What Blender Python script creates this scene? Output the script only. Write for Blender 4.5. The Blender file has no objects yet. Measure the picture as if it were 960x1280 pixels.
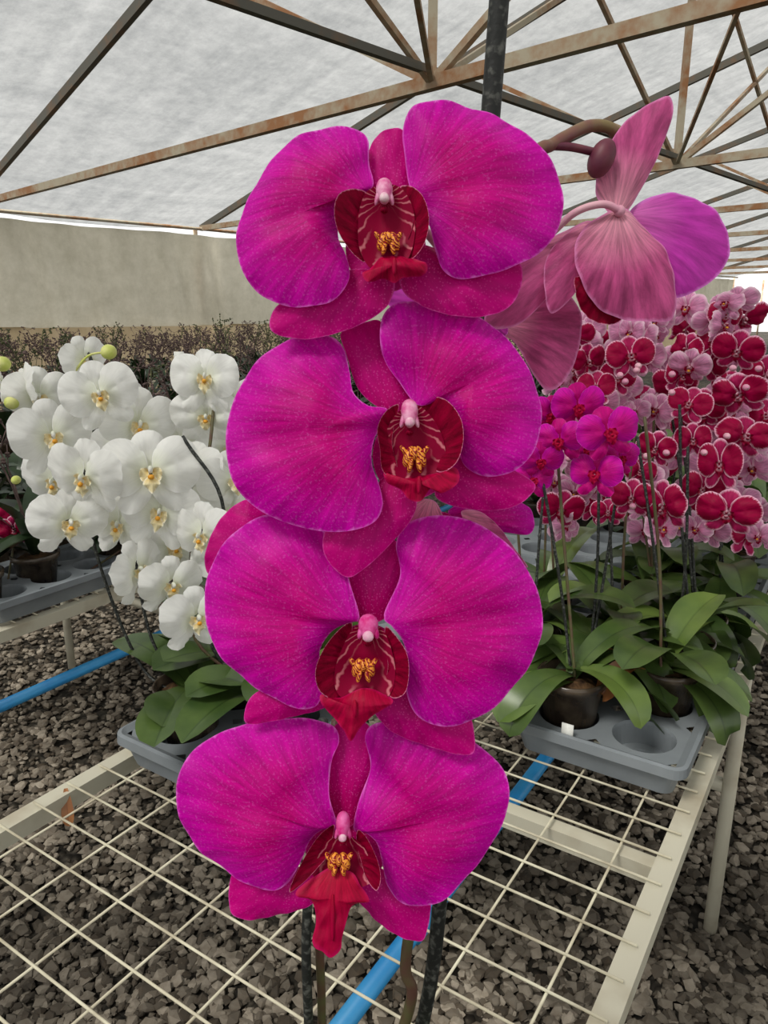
import bpy, math, random
import numpy as np
from mathutils import Vector, Matrix, noise
random.seed(7)
rng = np.random.default_rng(7)
C = bpy.context.scene.collection
PITCH = math.radians(15.05)
CP, SP = math.cos(PITCH), math.sin(PITCH)
EYE = Vector((0, 0, 1.5))
TZ = 0.75                      # bench height

def sv(u, v, d):               # surveyed bearing + distance -> world metres
    a = (u-480)/930.0; b = (640-v)/930.0
    return Vector((a*d, (CP+SP*b)*d, 1.5+(-SP+CP*b)*d))
def T(n, s, z=0.0):            # bench axes -> world
    return Vector((n*.838+s*.546, -n*.546+s*.838, z))
def G(e, w, z=0.0):            # greenhouse axes -> world
    return Vector((.69*e-.724*w, .724*e+.69*w, z))
def srgb(r, g, b):
    f = lambda c: (c/255/12.92) if c/255 <= .04045 else ((c/255+.055)/1.055)**2.4
    return (f(r), f(g), f(b), 1)

# ------------------------------------------------------------------ materials
class M:
    def __init__(s, name):
        s.m = bpy.data.materials.new(name); s.m.use_nodes = True
        s.t = s.m.node_tree; s.b = s.t.nodes['Principled BSDF']; s.o = s.t.nodes['Material Output']
    def n(s, typ, **kw):
        x = s.t.nodes.new(typ)
        for k, v in kw.items(): setattr(x, k, v)
        return x
    def l(s, a, b): s.t.links.new(a, b)
    def attr(s, name): return s.n('ShaderNodeAttribute', attribute_name=name).outputs['Fac']
    def math(s, op, a, b=None, clamp=False):
        x = s.n('ShaderNodeMath', operation=op, use_clamp=clamp)
        for i, q in enumerate((a, b)):
            if q is None: continue
            if isinstance(q, (int, float)): x.inputs[i].default_value = q
            else: s.l(q, x.inputs[i])
        return x.outputs[0]
    def mapr(s, v, a, b, c=0, d=1):
        x = s.n('ShaderNodeMapRange'); s.l(v, x.inputs[0])
        for i, q in enumerate((a, b, c, d)): x.inputs[i+1].default_value = q
        return x.outputs[0]
    def mix(s, f, a, b, mode='MIX'):
        x = s.n('ShaderNodeMix', data_type='RGBA', blend_type=mode)
        for i, q in ((0, f), (6, a), (7, b)):
            if isinstance(q, (int, float, tuple)): x.inputs[i].default_value = q
            else: s.l(q, x.inputs[i])
        return x.outputs[2]
    def noise(s, scale, detail=3, vec=None, rough=.5, dist=0):
        x = s.n('ShaderNodeTexNoise'); x.inputs['Scale'].default_value = scale
        x.inputs['Detail'].default_value = detail; x.inputs['Roughness'].default_value = rough
        x.inputs['Distortion'].default_value = dist
        if vec is not None: s.l(vec, x.inputs['Vector'])
        return x.outputs['Fac']
    def obj(s): return s.n('ShaderNodeTexCoord').outputs['Object']
    def bump(s, h, strength=.3, dist=.001):
        x = s.n('ShaderNodeBump'); x.inputs['Strength'].default_value = strength
        x.inputs['Distance'].default_value = dist; s.l(h, x.inputs['Height'])
        s.l(x.outputs[0], s.b.inputs['Normal']); return x
    def comb(s, x, y, z=0.0):
        c = s.n('ShaderNodeCombineXYZ')
        for i, q in enumerate((x, y, z)):
            if isinstance(q, (int, float)): c.inputs[i].default_value = q
            else: s.l(q, c.inputs[i])
        return c.outputs[0]
    def col(s, c):
        if isinstance(c, tuple): s.b.inputs['Base Color'].default_value = c
        else: s.l(c, s.b.inputs['Base Color'])
    def translucent(s, c, f):
        tr = s.n('ShaderNodeBsdfTranslucent'); mx = s.n('ShaderNodeMixShader'); mx.inputs[0].default_value = f
        if isinstance(c, tuple): tr.inputs[0].default_value = c
        else: s.l(c, tr.inputs[0])
        s.l(s.b.outputs[0], mx.inputs[1]); s.l(tr.outputs[0], mx.inputs[2]); s.l(mx.outputs[0], s.o.inputs[0])
    def rough(s, r, spec=.5):
        s.b.inputs['Roughness'].default_value = r; s.b.inputs['Specular IOR Level'].default_value = spec

def petal_mat(name, inner, mid, edge, e0=.955, e1=1.0, vein=.25, spk=None, tr=.2, enoise=.02, vfreq=34, outer=None, spec=.12, bump=.35, i1=.55):
    m = M(name)
    pr, va, vd = m.attr('pr'), m.attr('va'), m.attr('vd')
    vv = m.comb(m.math('MULTIPLY', va, vfreq), m.math('MULTIPLY', vd, 2.2))
    vn = m.noise(1.0, 4, vv, .65)
    c = m.mix(m.mapr(vd, 0.0, i1), inner, mid)
    if outer: c = m.mix(m.mapr(pr, .45, 1.0), c, outer)
    dark = m.mapr(vn, .36, .64, 1-vein, 1.0+vein*.35)
    c = m.mix(1.0, c, m.comb(dark, dark, dark), 'MULTIPLY')
    fine = m.noise(1100, 2, m.obj())
    if outer:
        glint = m.mapr(fine, .56, .72, 0, .22)  # petal sheen painted into the colour as tiny pale sparkles
        c = m.mix(glint, c, edge)
    if spk:
        v = m.n('ShaderNodeTexVoronoi'); v.inputs['Scale'].default_value = 900
        m.l(m.obj(), v.inputs['Vector'])
        f = m.math('MULTIPLY', m.mapr(v.outputs['Distance'], .16, .34, .5, 0), m.mapr(vd, .3, 1.0, 1.0, .3))
        c = m.mix(f, c, spk)
    en = m.noise(1.0, 2, m.comb(m.math('MULTIPLY', va, 60), 0.0), .5)
    ef = m.math('ADD', pr, m.mapr(en, .3, .7, -enoise, enoise))
    c = m.mix(m.mapr(ef, e0, e1), c, edge)
    m.col(c); m.rough(.46, spec)
    h = m.math('ADD', vn, m.math('MULTIPLY', fine, .35))
    m.bump(h, bump, .0008)
    if tr: m.translucent(c, tr)
    return m.m

MG_P = petal_mat('magenta_petal', srgb(196, 0, 104), srgb(208, 0, 146), srgb(238, 120, 222), .978, 1.016, .26, outer=srgb(208, 0, 170), vfreq=52, i1=.8, tr=.16)
MG_S = petal_mat('magenta_sepal', srgb(188, 0, 94), srgb(204, 0, 128), srgb(232, 90, 190), .97, 1.02, .18, spk=srgb(242, 90, 185), tr=.16)
MG_B = petal_mat('petal_reverse_pink', srgb(238, 172, 188), srgb(208, 88, 148), srgb(230, 140, 195), .94, 1.0, .42, tr=.22, vfreq=26, bump=.5)
MG_L = petal_mat('petal_reverse_lilac', srgb(222, 120, 192), srgb(200, 60, 178), srgb(228, 130, 220), .94, 1.0, .28, tr=.25)
LOBE = petal_mat('lip_side_lobe', srgb(165, 5, 58), srgb(138, 0, 44), srgb(238, 140, 180), .965, 1.005, .5, tr=.08, vfreq=22, spec=.06)
MIDL = petal_mat('lip_mid_lobe', srgb(182, 8, 50), srgb(176, 0, 60), srgb(190, 10, 85), .9, 1.0, .3, tr=.08, spec=.12)

def throat_mat():
    m = M('lip_throat')
    va, vd, pr = m.attr('va'), m.attr('vd'), m.attr('pr')
    nn = m.noise(5, 2, m.comb(va, vd))
    ph = m.math('ADD', m.math('MULTIPLY', va, 70), m.math('MULTIPLY', nn, 9))
    s = m.math('SINE', ph)
    f = m.math('MULTIPLY', m.mapr(s, .6, 1.0), m.mapr(pr, .5, .8, 0, .55))
    c = m.mix(f, srgb(135, 0, 48), srgb(240, 150, 160))
    m.col(c); m.rough(.5, .08); return m.m
THROAT = throat_mat()
def callus_mat():
    m = M('lip_callus')
    v = m.n('ShaderNodeTexWave', wave_type='BANDS', bands_direction='DIAGONAL')
    v.inputs['Scale'].default_value = 360; v.inputs['Distortion'].default_value = 8
    v.inputs['Detail'].default_value = 1; v.inputs['Detail Scale'].default_value = 1.5
    m.l(m.obj(), v.inputs['Vector'])
    c = m.mix(m.mapr(v.outputs['Fac'], .42, .62), srgb(244, 158, 60), srgb(140, 8, 30))
    m.col(c); m.rough(.4, .3); m.bump(v.outputs['Fac'], .3, .0005); return m.m
CALLUS = callus_mat()
def simple(name, c1, c2=None, scale=20, rough=.6, spec=.4, bump=0, tr=0, metal=0, det=4, bd=.001, lo=.35, hi=.65):
    m = M(name)
    if c2:
        nn = m.noise(scale, det, m.obj()); c = m.mix(m.mapr(nn, lo, hi), c1, c2)
        if bump: m.bump(nn, bump, bd)
    else: c = c1
    m.col(c); m.rough(rough, spec); m.b.inputs['Metallic'].default_value = metal
    if tr: m.translucent(c, tr)
    return m.m
COLUMN = simple('column_pink', srgb(228, 110, 175), srgb(205, 20, 120), 260, .45, .2)
COLW = simple('column_pale', srgb(236, 170, 200), srgb(214, 90, 150), 300, .45, .2)
ANTHER = simple('anther_cap', srgb(236, 205, 212), srgb(222, 140, 180), 300, .45, .25)
STAKE = simple('stake_black_green', srgb(30, 32, 30), srgb(96, 98, 92), 260, .6, .4, .5, lo=.5, hi=.7)
STEM = simple('stem_green', srgb(88, 90, 54), srgb(92, 62, 52), 60, .5, .4)
STEMP = simple('pedicel_brown', srgb(128, 110, 70), srgb(120, 70, 70), 60, .5, .4)
PEDP = simple('pedicel_pink', srgb(228, 176, 188), srgb(212, 135, 168), 60, .5, .4)
BUD = simple('bud_maroon', srgb(90, 30, 55), srgb(120, 60, 70), 90, .5, .4)
BUDG = simple('bud_green', srgb(190, 200, 95), srgb(215, 215, 140), 60, .5, .4)

def leaf_mat(name, a, b, rib):
    m = M(name)
    va, vd = m.attr('va'), m.attr('vd')
    nn = m.noise(14, 4, m.obj())
    c = m.mix(m.mapr(nn, .3, .7), a, b)
    ab = m.math('ABSOLUTE', va)
    c = m.mix(m.mapr(ab, .0, .07, .7, 0), c, rib)
    m.col(c); m.rough(.32, .5); m.bump(nn, .2, .002); m.translucent(c, .12); return m.m
LEAF = leaf_mat('orchid_leaf', srgb(54, 76, 36), srgb(90, 112, 54), srgb(40, 58, 28))
LEAFL = leaf_mat('orchid_leaf_light', srgb(116, 138, 66), srgb(84, 108, 50), srgb(74, 94, 44))
LEAFD = leaf_mat('orchid_leaf_dark', srgb(26, 40, 25), srgb(50, 70, 40), srgb(24, 36, 22))
LEAFX = leaf_mat('dead_leaf', srgb(140, 88, 50), srgb(190, 130, 80), srgb(110, 60, 40))
W_P = petal_mat('white_petal', srgb(235, 240, 215), srgb(246, 246, 242), srgb(250, 250, 248), .95, 1.0, .05, tr=.3)
W_L = petal_mat('white_lip', srgb(235, 190, 60), srgb(240, 226, 180), srgb(245, 240, 225), .8, 1.0, .2, tr=.1)
C_P = petal_mat('crimson_petal', srgb(176, 0, 76), srgb(156, 0, 60), srgb(246, 190, 214), .88, .99, .2, tr=.12, enoise=.07)
C_S = petal_mat('crimson_sepal', srgb(165, 0, 66), srgb(176, 30, 90), srgb(244, 190, 214), .74, .98, .2, tr=.12, enoise=.08)
C_L = petal_mat('crimson_lip', srgb(235, 200, 215), srgb(140, 0, 46), srgb(160, 10, 66), .9, 1.0, .2, tr=.1)
P_P = petal_mat('pale_pink_petal', srgb(196, 90, 135), srgb(222, 150, 190), srgb(244, 210, 226), .7, 1.0, .3, tr=.3)
YEL = simple('yellow_callus', srgb(230, 180, 40), srgb(215, 120, 40), 200, .5)
POTM = simple('pot_smoky_plastic', srgb(52, 42, 36), srgb(92, 80, 66), 30, .25, .5)
BARK = simple('bark_substrate', srgb(48, 34, 24), srgb(105, 78, 52), 70, .9, .2, 1.0, bd=.01)
TRAYM = simple('tray_grey_plastic', srgb(122, 128, 132), srgb(140, 146, 150), 8, .42, .45)
TAGM = simple('tag_white', srgb(235, 235, 228), None)
RAILM = simple('bench_cream_paint', srgb(205, 200, 180), srgb(160, 145, 120), 9, .5, .4, .15, lo=.5, hi=.85)
WIREM = simple('wire_cream', srgb(228, 222, 196), srgb(190, 180, 155), 20, .5, .4)
BLUE = simple('blue_pvc', srgb(30, 125, 190), srgb(60, 150, 205), 12, .4, .5)

def rust_mat(name, base, rust, lo, hi):
    m = M(name); o = m.obj()
    n1 = m.noise(2.2, 6, o, .65); n2 = m.noise(14, 4, o)
    f = m.mapr(m.math('ADD', m.math('MULTIPLY', n1, .75), m.math('MULTIPLY', n2, .25)), lo, hi)
    c = m.mix(f, base, rust); m.col(c); m.rough(.7, .3); m.bump(n2, .3, .004); return m.m
STEEL = rust_mat('rusty_painted_steel', srgb(182, 172, 150), srgb(158, 112, 76), .42, .60)
STEELD = rust_mat('dark_steel', srgb(104, 102, 94), srgb(132, 104, 80), .48, .64)

def film_mat(name, a, b, transp, sc=(.12, 1.1, .6)):
    m = M(name); o = m.obj()
    m1 = m.n('ShaderNodeMapping'); m1.inputs['Rotation'].default_value = (0, 0, math.radians(-46.4)); m.l(o, m1.inputs[0])
    mp = m.n('ShaderNodeMapping'); mp.inputs['Scale'].default_value = sc; m.l(m1.outputs[0], mp.inputs[0])
    n1 = m.noise(1.4, 8, mp.outputs[0], .66, .5)
    n2 = m.noise(5, 6, o, .75)
    m3 = m.n('ShaderNodeMapping'); m3.inputs['Scale'].default_value = (2.5, .12, .6); m.l(m1.outputs[0], m3.inputs[0])
    n3 = m.noise(1.6, 5, m3.outputs[0], .6)
    f = m.math('ADD', m.math('ADD', m.math('MULTIPLY', n1, .35), m.math('MULTIPLY', n2, .4)), m.math('MULTIPLY', n3, .25))
    c = m.mix(m.mapr(f, .38, .62), a, b)
    tr = m.n('ShaderNodeBsdfTranslucent'); m.l(c, tr.inputs[0])
    df = m.n('ShaderNodeBsdfDiffuse'); m.l(c, df.inputs[0])
    tp = m.n('ShaderNodeBsdfTransparent')
    x1 = m.n('ShaderNodeMixShader'); x1.inputs[0].default_value = .3
    m.l(tr.outputs[0], x1.inputs[1]); m.l(df.outputs[0], x1.inputs[2])
    x2 = m.n('ShaderNodeMixShader'); x2.inputs[0].default_value = transp
    m.l(x1.outputs[0], x2.inputs[1]); m.l(tp.outputs[0], x2.inputs[2]); m.l(x2.outputs[0], m.o.inputs[0])
    return m.m
FILM = film_mat('roof_film', srgb(92, 94, 94), srgb(144, 145, 144), .22)
CURT = film_mat('side_curtain', srgb(186, 180, 160), srgb(216, 210, 192), .0)
CURTB = film_mat('side_curtain_lower', srgb(180, 160, 126), srgb(198, 180, 150), .0)

def gravel_mat(name, base=False):
    m = M(name)
    if base:
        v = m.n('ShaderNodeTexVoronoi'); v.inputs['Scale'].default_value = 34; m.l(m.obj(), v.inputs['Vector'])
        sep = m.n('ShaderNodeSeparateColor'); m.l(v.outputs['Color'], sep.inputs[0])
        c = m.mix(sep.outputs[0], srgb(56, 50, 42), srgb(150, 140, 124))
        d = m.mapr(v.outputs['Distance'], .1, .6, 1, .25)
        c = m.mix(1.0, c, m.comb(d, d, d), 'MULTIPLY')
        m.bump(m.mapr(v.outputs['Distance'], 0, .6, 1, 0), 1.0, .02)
    else:
        p = m.attr('pr'); c = m.mix(p, srgb(76, 68, 58), srgb(190, 178, 160))
        nn = m.noise(60, 3, m.obj()); c = m.mix(m.mapr(nn, .4, .75, 0, .4), c, srgb(110, 92, 72))
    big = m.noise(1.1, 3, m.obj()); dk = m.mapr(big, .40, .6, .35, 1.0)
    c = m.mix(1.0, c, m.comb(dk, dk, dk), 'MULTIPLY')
    m.col(c); m.rough(.85, .25); return m.m
GRB = gravel_mat('gravel_bed', True); GRS = gravel_mat('gravel_stone')

# ------------------------------------------------------------------ mesh builder
class MB:
    def __init__(s): s.v = []; s.f = []; s.m = []; s.a = []; s.mats = []
    def mi(s, mat):
        if mat not in s.mats: s.mats.append(mat)
        return s.mats.index(mat)
    def add(s, vs, fs, mat, at=None):
        o = len(s.v); s.v += [tuple(p) for p in vs]; k = s.mi(mat)
        s.f += [tuple(i+o for i in f) for f in fs]; s.m += [k]*len(fs)
        s.a += at if at else [(0.5, 0, .5)]*len(vs)
    def mesh(s, name, smooth=True):
        me = bpy.data.meshes.new(name); me.from_pydata(s.v, [], s.f)
        for m in s.mats: me.materials.append(m)
        me.polygons.foreach_set('material_index', s.m)
        me.polygons.foreach_set('use_smooth', [smooth]*len(s.f))
        A = np.array(s.a, dtype=np.float32)
        for i, nm in enumerate(('pr', 'va', 'vd')):
            at = me.attributes.new(nm, 'FLOAT', 'POINT'); at.data.foreach_set('value', np.ascontiguousarray(A[:, i]))
        me.update(); return me
    def obj(s, name, parent=None, smooth=True, mat=None):
        o = bpy.data.objects.new(name, s.mesh(name, smooth)); C.objects.link(o)
        if parent: o.parent = parent
        if mat is not None: o.matrix_world = mat
        return o
def empty(name, loc=(0, 0, 0)):
    e = bpy.data.objects.new(name, None); e.empty_display_size = .05; C.objects.link(e); return e
def inst(name, me, parent, mat):
    o = bpy.data.objects.new(name, me); C.objects.link(o); o.parent = parent; o.matrix_world = mat; return o

def crom(P, N):
    n = len(P); out = []
    seg = [(Vector(P[(i+1) % n])-Vector(P[i])).length for i in range(n)]
    tot = sum(seg)
    for k in range(N):
        t = tot*k/N; i = 0
        while t > seg[i] and i < n-1: t -= seg[i]; i += 1
        u = t/max(seg[i], 1e-9)
        p0, p1, p2, p3 = (Vector(P[(i+j-1) % n]) for j in range(4))
        out.append(.5*((2*p1)+(-p0+p2)*u+(2*p0-5*p1+4*p2-p3)*u*u+(-p0+3*p1-3*p2+p3)*u**3))
    return out
def petal(mb, P, anchor, base, mat, z0=0, bulge=6, ruf=2, nr=12, na=96, seed=0, sx=0, sy=0, sc=1, c=(0, 0), flip=-1, lift=0, nscale=38., crease=.22):
    ol = crom(P, na); A = Vector(anchor); B = Vector(base)
    vs = []; at = []; fs = []
    dmax = max((o-B).length for o in ol)
    fdir = (A-B); fa = math.atan2(fdir.y, fdir.x)
    rs = [0]+[((i+1)/nr)**.8 for i in range(nr)]
    for ri, r in enumerate(rs):
        for k in range(na if ri else 1):
            p = A+(ol[k]-A)*r
            th = 2*math.pi*k/na
            d = p-B; ang = math.atan2(d.y, d.x)-fa
            ang = (ang+math.pi) % (2*math.pi)-math.pi
            dn = d.length/dmax
            nz = noise.noise(Vector((p.x/nscale+seed*3.1, p.y/nscale, seed)))*ruf
            z = z0+bulge*(1-r*r)+ruf*r**3*math.sin(th*4+seed*1.7)*.5+ruf*.25*r**5*math.sin(th*13+seed)+nz+lift*r*r
            z += sx*(p.x-A.x)-sy*(p.y-A.y)
            z -= bulge*crease*math.exp(-(ang*ang)*30)*min(dn*2, 1)*(1-r**4)
            vs.append(((p.x-c[0])*sc, flip*(p.y-c[1])*sc, z*sc)); at.append((r, ang/ math.pi, dn))
    for k in range(na): fs.append((0, 1+k, 1+(k+1) % na))
    for ri in range(1, len(rs)-1):
        a = 1+(ri-1)*na; b = a+na
        for k in range(na):
            k2 = (k+1) % na; fs.append((a+k, b+k, b+k2, a+k2))
    if flip < 0: fs = [f[::-1] for f in fs]
    mb.add(vs, fs, mat, at)
def ell(mb, c, r, mat, rot=None, nu=20, nv=12, pinch=0):
    vs = []; fs = []; at = []
    for j in range(nv+1):
        ph = math.pi*j/nv
        for i in range(nu):
            t = 2*math.pi*i/nu
            k = 1-pinch*math.cos(ph)
            p = Vector((r[0]*math.sin(ph)*math.cos(t)*k, r[1]*math.cos(ph), r[2]*math.sin(ph)*math.sin(t)*k))
            if rot: p = rot @ p
            vs.append(p+Vector(c)); at.append((.5, t/6.28, j/nv))
    for j in range(nv):
        for i in range(nu):
            i2 = (i+1) % nu; fs.append((j*nu+i, j*nu+i2, (j+1)*nu+i2, (j+1)*nu+i))
    mb.add(vs, fs, mat, at)
def tube(mb, pts, r, mat, seg=8, cap=True):
    pts = [Vector(p) for p in pts]; n = len(pts)
    if isinstance(r, (int, float)): r = [r]*n
    vs = []; fs = []; at = []
    t0 = (pts[1]-pts[0]).normalized()
    ref = Vector((0, 0, 1)) if abs(t0.z) < .9 else Vector((1, 0, 0))
    X = t0.cross(ref).normalized()
    for i in range(n):
        t = (pts[min(i+1, n-1)]-pts[max(i-1, 0)]).normalized()
        X = (X-t*X.dot(t)).normalized(); Y = t.cross(X)
        for k in range(seg):
            a = 2*math.pi*k/seg; vs.append(pts[i]+(X*math.cos(a)+Y*math.sin(a))*r[i]); at.append((.5, k/seg, i/n))
    for i in range(n-1):
        for k in range(seg):
            k2 = (k+1) % seg; fs.append((i*seg+k, i*seg+k2, (i+1)*seg+k2, (i+1)*seg+k))
    if cap: fs += [tuple(range(seg))[::-1], tuple((n-1)*seg+k for k in range(seg))]
    mb.add(vs, fs, mat, at)
def curve(P, n=20):
    P = [Vector(p) for p in P]; out = []
    Q = [2*P[0]-P[1]]+P+[2*P[-1]-P[-2]]
    for i in range(1, len(Q)-2):
        for k in range(n):
            u = k/n; p0, p1, p2, p3 = Q[i-1:i+3]
            out.append(.5*((2*p1)+(-p0+p2)*u+(2*p0-5*p1+4*p2-p3)*u*u+(-p0+3*p1-3*p2+p3)*u**3))
    out.append(P[-1]); return out
def beam(mb, a, b, w, h, mat, up=Vector((0, 0, 1))):
    a = Vector(a); b = Vector(b); t = (b-a).normalized()
    X = t.cross(up)
    if X.length < 1e-3: X = t.cross(Vector((1, 0, 0)))
    X.normalize(); Y = X.cross(t).normalized()
    vs = [p+X*sx*w/2+Y*sy*h/2 for p in (a, b) for sx, sy in ((-1, -1), (1, -1), (1, 1), (-1, 1))]
    mb.add(vs, [(0, 1, 2, 3), (7, 6, 5, 4), (0, 4, 5, 1), (1, 5, 6, 2), (2, 6, 7, 3), (3, 7, 4, 0)], mat)
def leaf(mb, base, az, L, W, rise, droop, mat, fold=.25, nt=16, twist=0):
    p = Vector(base); h = Vector((math.cos(az), math.sin(az), 0)); side = Vector((-math.sin(az), math.cos(az), 0))
    vs = []; at = []; fs = []; vv = (-1, -.55, -.08, 0, .08, .55, 1)
    for i in range(nt+1):
        t = i/nt; el = rise-droop*t**1.2
        d = h*math.cos(el)+Vector((0, 0, math.sin(el))); up = d.cross(side)*-1
        if up.z < 0 and el > -1.4: up = -up
        w = W/2*(.28+.72*math.sin(min(t*1.25, 1)*math.pi/2)) * (1-max(0, (t-.5)/.5)**2.6*.999)**.5
        tw = twist*t
        s2 = side*math.cos(tw)+up*math.sin(tw); u2 = up*math.cos(tw)-side*math.sin(tw)
        for v in vv:
            q = p+s2*v*w+u2*(abs(v)**1.3*fold*w); vs.append(q); at.append((.5, v, t))
        p = p+d*L/nt
    k = len(vv)
    for i in range(nt):
        for j in range(k-1): fs.append((i*k+j, i*k+j+1, (i+1)*k+j+1, (i+1)*k+j))
    mb.add(vs, fs, mat, at)
def lathe(mb, c, prof, mat, seg=32):
    vs = []; fs = []
    for r, z in prof:
        for k in range(seg):
            a = 2*math.pi*k/seg; vs.append((c[0]+r*math.cos(a), c[1]+r*math.sin(a), c[2]+z))
    for i in range(len(prof)-1):
        for k in range(seg):
            k2 = (k+1) % seg; fs.append((i*seg+k, i*seg+k2, (i+1)*seg+k2, (i+1)*seg+k))
    mb.add(vs, fs, mat)
def pot(mb, c, r=.056, h=.105):
    lathe(mb, c, [(.001, 0), (r*.76, 0), (r*.97, h-.014), (r*1.06, h-.014), (r*1.08, h), (r*1.0, h), (r*.96, h-.02), (r*.001, h-.02)], POTM)
    lathe(mb, (c[0], c[1], c[2]), [(r*.95, h-.018), (r*.6, h-.008), (.001, h-.004)], BARK, 20)

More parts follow.
